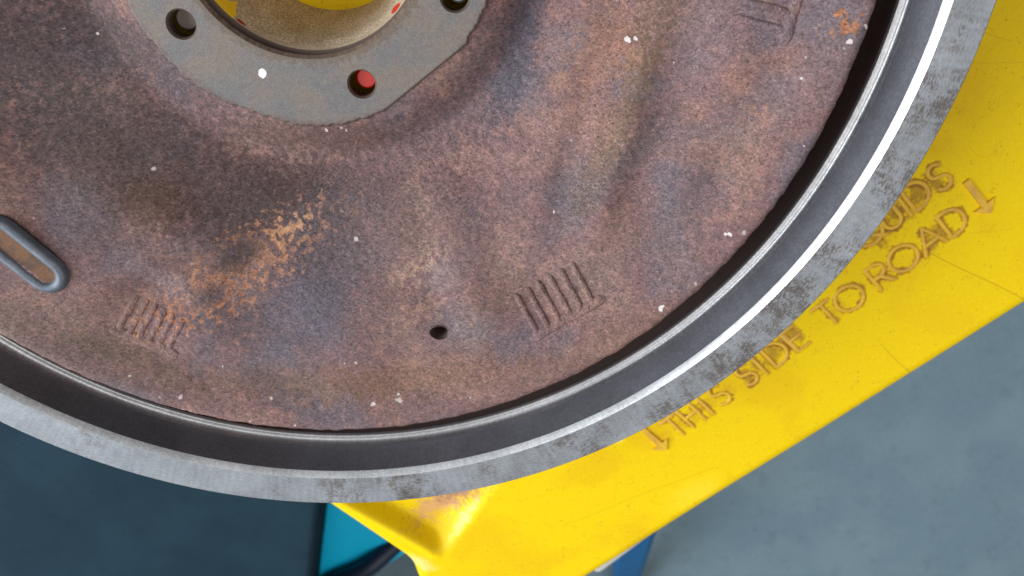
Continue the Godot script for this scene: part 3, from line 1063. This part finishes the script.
func build_arrow(plate: Node, m: Material, s: float, t: float) -> void:
	# a flat raised arrow pointing away from the line of text
	var shape := [Vector2(-0.0010, -0.0066), Vector2(0.0010, -0.0066), Vector2(0.0010, 0.0034), Vector2(0.0034, 0.0034), Vector2(0.0, 0.0070), Vector2(-0.0034, 0.0034), Vector2(-0.0010, 0.0034)]
	var st := SurfaceTool.new()
	st.begin(Mesh.PRIMITIVE_TRIANGLES)
	st.set_smooth_group(-1)
	var top := []
	var low := []
	for p in shape:
		var w := on_plate(s + p.x * 0.9, t + p.y * 0.98)
		top.append(Vector3(w.x, PLATE_Y + 0.0006, w.y))
		var v := on_plate(s + p.x * 1.12, t + p.y * 1.02)
		low.append(Vector3(v.x, PLATE_Y - 0.0008, v.y))
	var n := shape.size()
	for tri in [[0, 1, 2], [0, 2, 6], [3, 4, 5], [2, 3, 6], [6, 3, 5]]:
		for i in tri:
			st.add_vertex(top[i])
	for i in n:
		var j := (i + 1) % n
		for v in [top[i], low[i], low[j], top[i], low[j], top[j]]:
			st.add_vertex(v)
	st.generate_normals()
	part("arrow", st.commit(), m, plate)

# ---------------------------------------------------------------- under and around
func leg_mesh(a: Vector3, b: Vector3, w: float) -> ArrayMesh:
	# square tube with chamfered corners between two points, cut level at both ends
	var st := SurfaceTool.new()
	st.begin(Mesh.PRIMITIVE_TRIANGLES)
	st.set_smooth_group(-1)
	var prof := []
	for c in [[1, 1], [-1, 1], [-1, -1], [1, -1]]:
		var k := 0.72
		if c[0] * c[1] > 0:
			prof.append(Vector3(c[0] * w, 0, c[1] * w * k))
			prof.append(Vector3(c[0] * w * k, 0, c[1] * w))
		else:
			prof.append(Vector3(c[0] * w * k, 0, c[1] * w))
			prof.append(Vector3(c[0] * w, 0, c[1] * w * k))
	for i in 8:
		var p: Vector3 = prof[i]
		var q: Vector3 = prof[(i + 1) % 8]
		for v in [a + p, a + q, b + q, a + p, b + q, b + p]:
			st.add_vertex(v)
		for e in [a, b]:
			for v in [e, e + p, e + q]:
				st.add_vertex(v)
	st.generate_normals()
	return st.commit()

func build_stand() -> void:
	var stand := thing("steel_stand", "blue steel stand with splayed leg carrying the yellow plate", "stand")
	var blue := plain(rgb8(0, 84, 136), 0.45)
	# its long front edge lies a little askew under the edge of the yellow plate
	var edge_dir := Vector2(0.683, -0.730)
	var mid := Vector2(0.0863, 0.2339) + edge_dir * 0.048 - Vector2(0.730, 0.683) * 0.05
	var top_at := Vector3(mid.x, PLATE_Y - 0.0312, mid.y)
	var top := part("top_plate", slab(Vector3(0.12, 0.006, 0.10), 0.003), plain(rgb8(206, 206, 204), 0.5), stand)
	top.position = top_at
	top.rotation.y = deg_to_rad(46.9)
	top.set_meta("label", "white painted top plate of the stand")
	var t := PLATE_Y - 0.0312
	part("leg", leg_mesh(Vector3(0.103, t, 0.135), Vector3(0.156, FLOOR_Y, 0.620), 0.012), blue, stand)
	part("leg", leg_mesh(Vector3(0.120, t, 0.050), Vector3(0.300, FLOOR_Y, -0.200), 0.017), blue, stand)
	part("leg", leg_mesh(Vector3(-0.020, t, 0.080), Vector3(-0.200, FLOOR_Y, -0.150), 0.017), blue, stand)

func build_around() -> void:
	# floor
	var fm := plain(Color.WHITE, 0.55)
	fm.albedo_texture = mottle(1024, 101, rgb8(116, 138, 148), rgb8(108, 131, 143), rgb8(84, 102, 112), 0.006, 0.12, 0.010)
	fm.uv1_triplanar = true
	fm.uv1_world_triplanar = true
	fm.uv1_scale = Vector3(1.3, 1.3, 1.3)
	var pm := PlaneMesh.new()
	pm.size = Vector2(6, 6)
	var fl := part("floor", pm, fm, self)
	fl.position.y = FLOOR_Y
	fl.set_meta("kind", "structure")
	# dark blue cabinet
	var cm := plain(Color.WHITE, 0.75)
	cm.metallic_specular = 0.2
	cm.albedo_texture = mottle(512, 111, rgb8(35, 56, 68), rgb8(31, 50, 62), rgb8(24, 36, 46), 0.012, 0.08, 0.003)
	cm.uv1_triplanar = true
	cm.uv1_scale = Vector3(3, 3, 3)
	var cab := thing("tool_cabinet", "dark slate blue painted metal cabinet beside the drum", "cabinet", Vector3(-0.384, FLOOR_Y, 0.46))
	var body := part("cabinet_body", slab(Vector3(0.56, 0.185, 0.62), 0.012), cm, cab)
	body.rotation.y = deg_to_rad(-11.0)
	var topm := part("cabinet_lid", slab(Vector3(0.57, 0.014, 0.63), 0.006), cm, cab)
	topm.rotation.y = deg_to_rad(-11.0)
	topm.position.y = 0.1852
	# cyan crate
	var crate := thing("plastic_crate", "bright cyan plastic crate standing beside the dark cabinet", "crate", Vector3(-0.108, FLOOR_Y, 0.41))
	var cy := plain(rgb8(0, 205, 255), 0.45)
	var cb := part("crate_body", slab(Vector3(0.10, 0.105, 0.14), 0.008), cy, crate)
	cb.rotation.y = deg_to_rad(40.0)
	var cl := part("crate_lid", slab(Vector3(0.108, 0.012, 0.148), 0.004), cy, crate)
	cl.position.y = 0.1052
	cl.rotation.y = deg_to_rad(40.0)
	# dark hose lying over the crate's corner
	var hose := MeshInstance3D.new()
	hose.name = "hose"
	var hs := SurfaceTool.new()
	hs.begin(Mesh.PRIMITIVE_TRIANGLES)
	hs.set_smooth_group(0)
	var path := Curve3D.new()
	for q in [Vector3(-0.150, -0.2755, 0.530), Vector3(-0.090, -0.2755, 0.466), Vector3(-0.0608, -0.2755, 0.4485), Vector3(-0.030, -0.2900, 0.428), Vector3(0.010, -0.3600, 0.400), Vector3(0.040, -0.3925, 0.370)]:
		path.add_point(q, Vector3(-0.012, 0.002, 0.009), Vector3(0.012, -0.002, -0.009))
	path.bake_interval = 0.004
	var rail := path.get_baked_points()
	for i in rail.size() - 1:
		for k in 12:
			var quad := []
			for c in [[i, k], [i + 1, k], [i + 1, k + 1], [i, k + 1]]:
				var at := rail[c[0]]
				var dir := (rail[mini(c[0] + 1, rail.size() - 1)] - rail[maxi(c[0] - 1, 0)]).normalized()
				var side := dir.cross(Vector3.UP).normalized()
				var lift := side.cross(dir)
				var ang: float = TAU * (c[1] % 12) / 12.0
				quad.append(at + (side * cos(ang) + lift * sin(ang)) * 0.0072)
			for v in [quad[0], quad[1], quad[2], quad[0], quad[2], quad[3]]:
				hs.add_vertex(v)
	hs.generate_normals()
	hose.mesh = hs.commit()
	hose.material_override = plain(rgb8(22, 40, 66), 0.5)
	add_child(hose, true)
	hose.set_meta("label", "dark navy hose lying across the corner of the cyan crate")
	hose.set_meta("category", "hose")
	# studs standing on the plate, seen in the bolt holes
	for s in [["red_stud", Vector2(0.0107, 0.0303), rgb8(186, 36, 22), 0.0024, -0.0202, "red painted stud end inside a bolt hole of the flange", 0.4, 0.0], ["steel_stud", Vector2(-0.0264, 0.0180), rgb8(104, 94, 86), 0.0026, -0.0216, "dirty brown steel stud end in the bolt hole near the slot side", 0.5, 0.5], ["grey_stud", Vector2(0.0312, 0.0126), rgb8(120, 120, 120), 0.0022, -0.0196, "grey steel stud end in the bolt hole beside the flat edge", 0.4, 0.6]]:
		var c := Vector3(s[1].x, 0, s[1].y)
		var rr: float = s[3]
		var o := part(s[0], lathe([[Vector2(0.00001, s[4]), Vector2(rr - 0.0005, s[4])], [Vector2(rr - 0.0005, s[4]), Vector2(rr - 0.0001, s[4] - 0.0003), Vector2(rr, s[4] - 0.0008)], [Vector2(rr, s[4] - 0.0008), Vector2(rr, PLATE_Y - 0.0008)]], 36, c), plain(s[2], s[6], s[7]), self)
		o.set_meta("label", s[5])
		o.set_meta("category", "stud")
		o.set_meta("group", "studs in the bolt holes")

func _ready() -> void:
	# ---- camera
	var cam := Camera3D.new()
	cam.name = "camera"
	cam.fov = 39.6
	cam.near = 0.01
	cam.far = 50.0
	var lens := CameraAttributesPhysical.new()
	lens.frustum_focal_length = 33.33
	lens.frustum_focus_distance = 0.175
	lens.frustum_near = 0.01
	lens.frustum_far = 50.0
	lens.exposure_aperture = 26.0
	cam.attributes = lens
	add_child(cam)
	var fwd := Vector3(0.01392, -0.88628, 0.46293)
	var up := Vector3(0.00727, -0.46287, -0.88639)
	cam.look_at_from_position(CAM_POS, CAM_POS + fwd, up)
	# ---- air and light: a workshop by daylight, a wide window to the left and a soft fill added from above
	var we := WorldEnvironment.new()
	we.name = "environment"
	var env := Environment.new()
	env.background_mode = Environment.BG_COLOR
	env.background_color = Color(0.31, 0.32, 0.33)
	env.tonemap_mode = Environment.TONE_MAPPER_LINEAR
	env.tonemap_exposure = 1.0
	env.sdfgi_enabled = true
	env.ssao_enabled = true
	env.ssil_enabled = true
	we.environment = env
	add_child(we)
	light("window_light", Vector3(-1.6, 1.0, 0.2), Vector2(2.0, 1.5), 7.6, Color(0.95, 0.975, 1.0))
	light("overhead_fill", Vector3(0.5, 2.0, 0.3), Vector2(1.8, 1.8), 2.6, Color(1.0, 0.98, 0.96))  # added overhead fill, stands for no particular lamp
	# ---- structure and things
	build_around()
	build_stand()
	build_drum()
	build_plate()

func light(called: String, at: Vector3, size: Vector2, energy: float, c: Color) -> void:
	var l := AreaLight3D.new()
	l.name = called
	l.area_size = size
	l.light_energy = energy
	l.light_color = c
	l.shadow_enabled = true
	l.area_range = 20.0
	add_child(l)
	l.look_at_from_position(at, Vector3(0.04, -0.02, 0.08), Vector3.UP if absf(at.x) > 0.8 else Vector3.FORWARD)
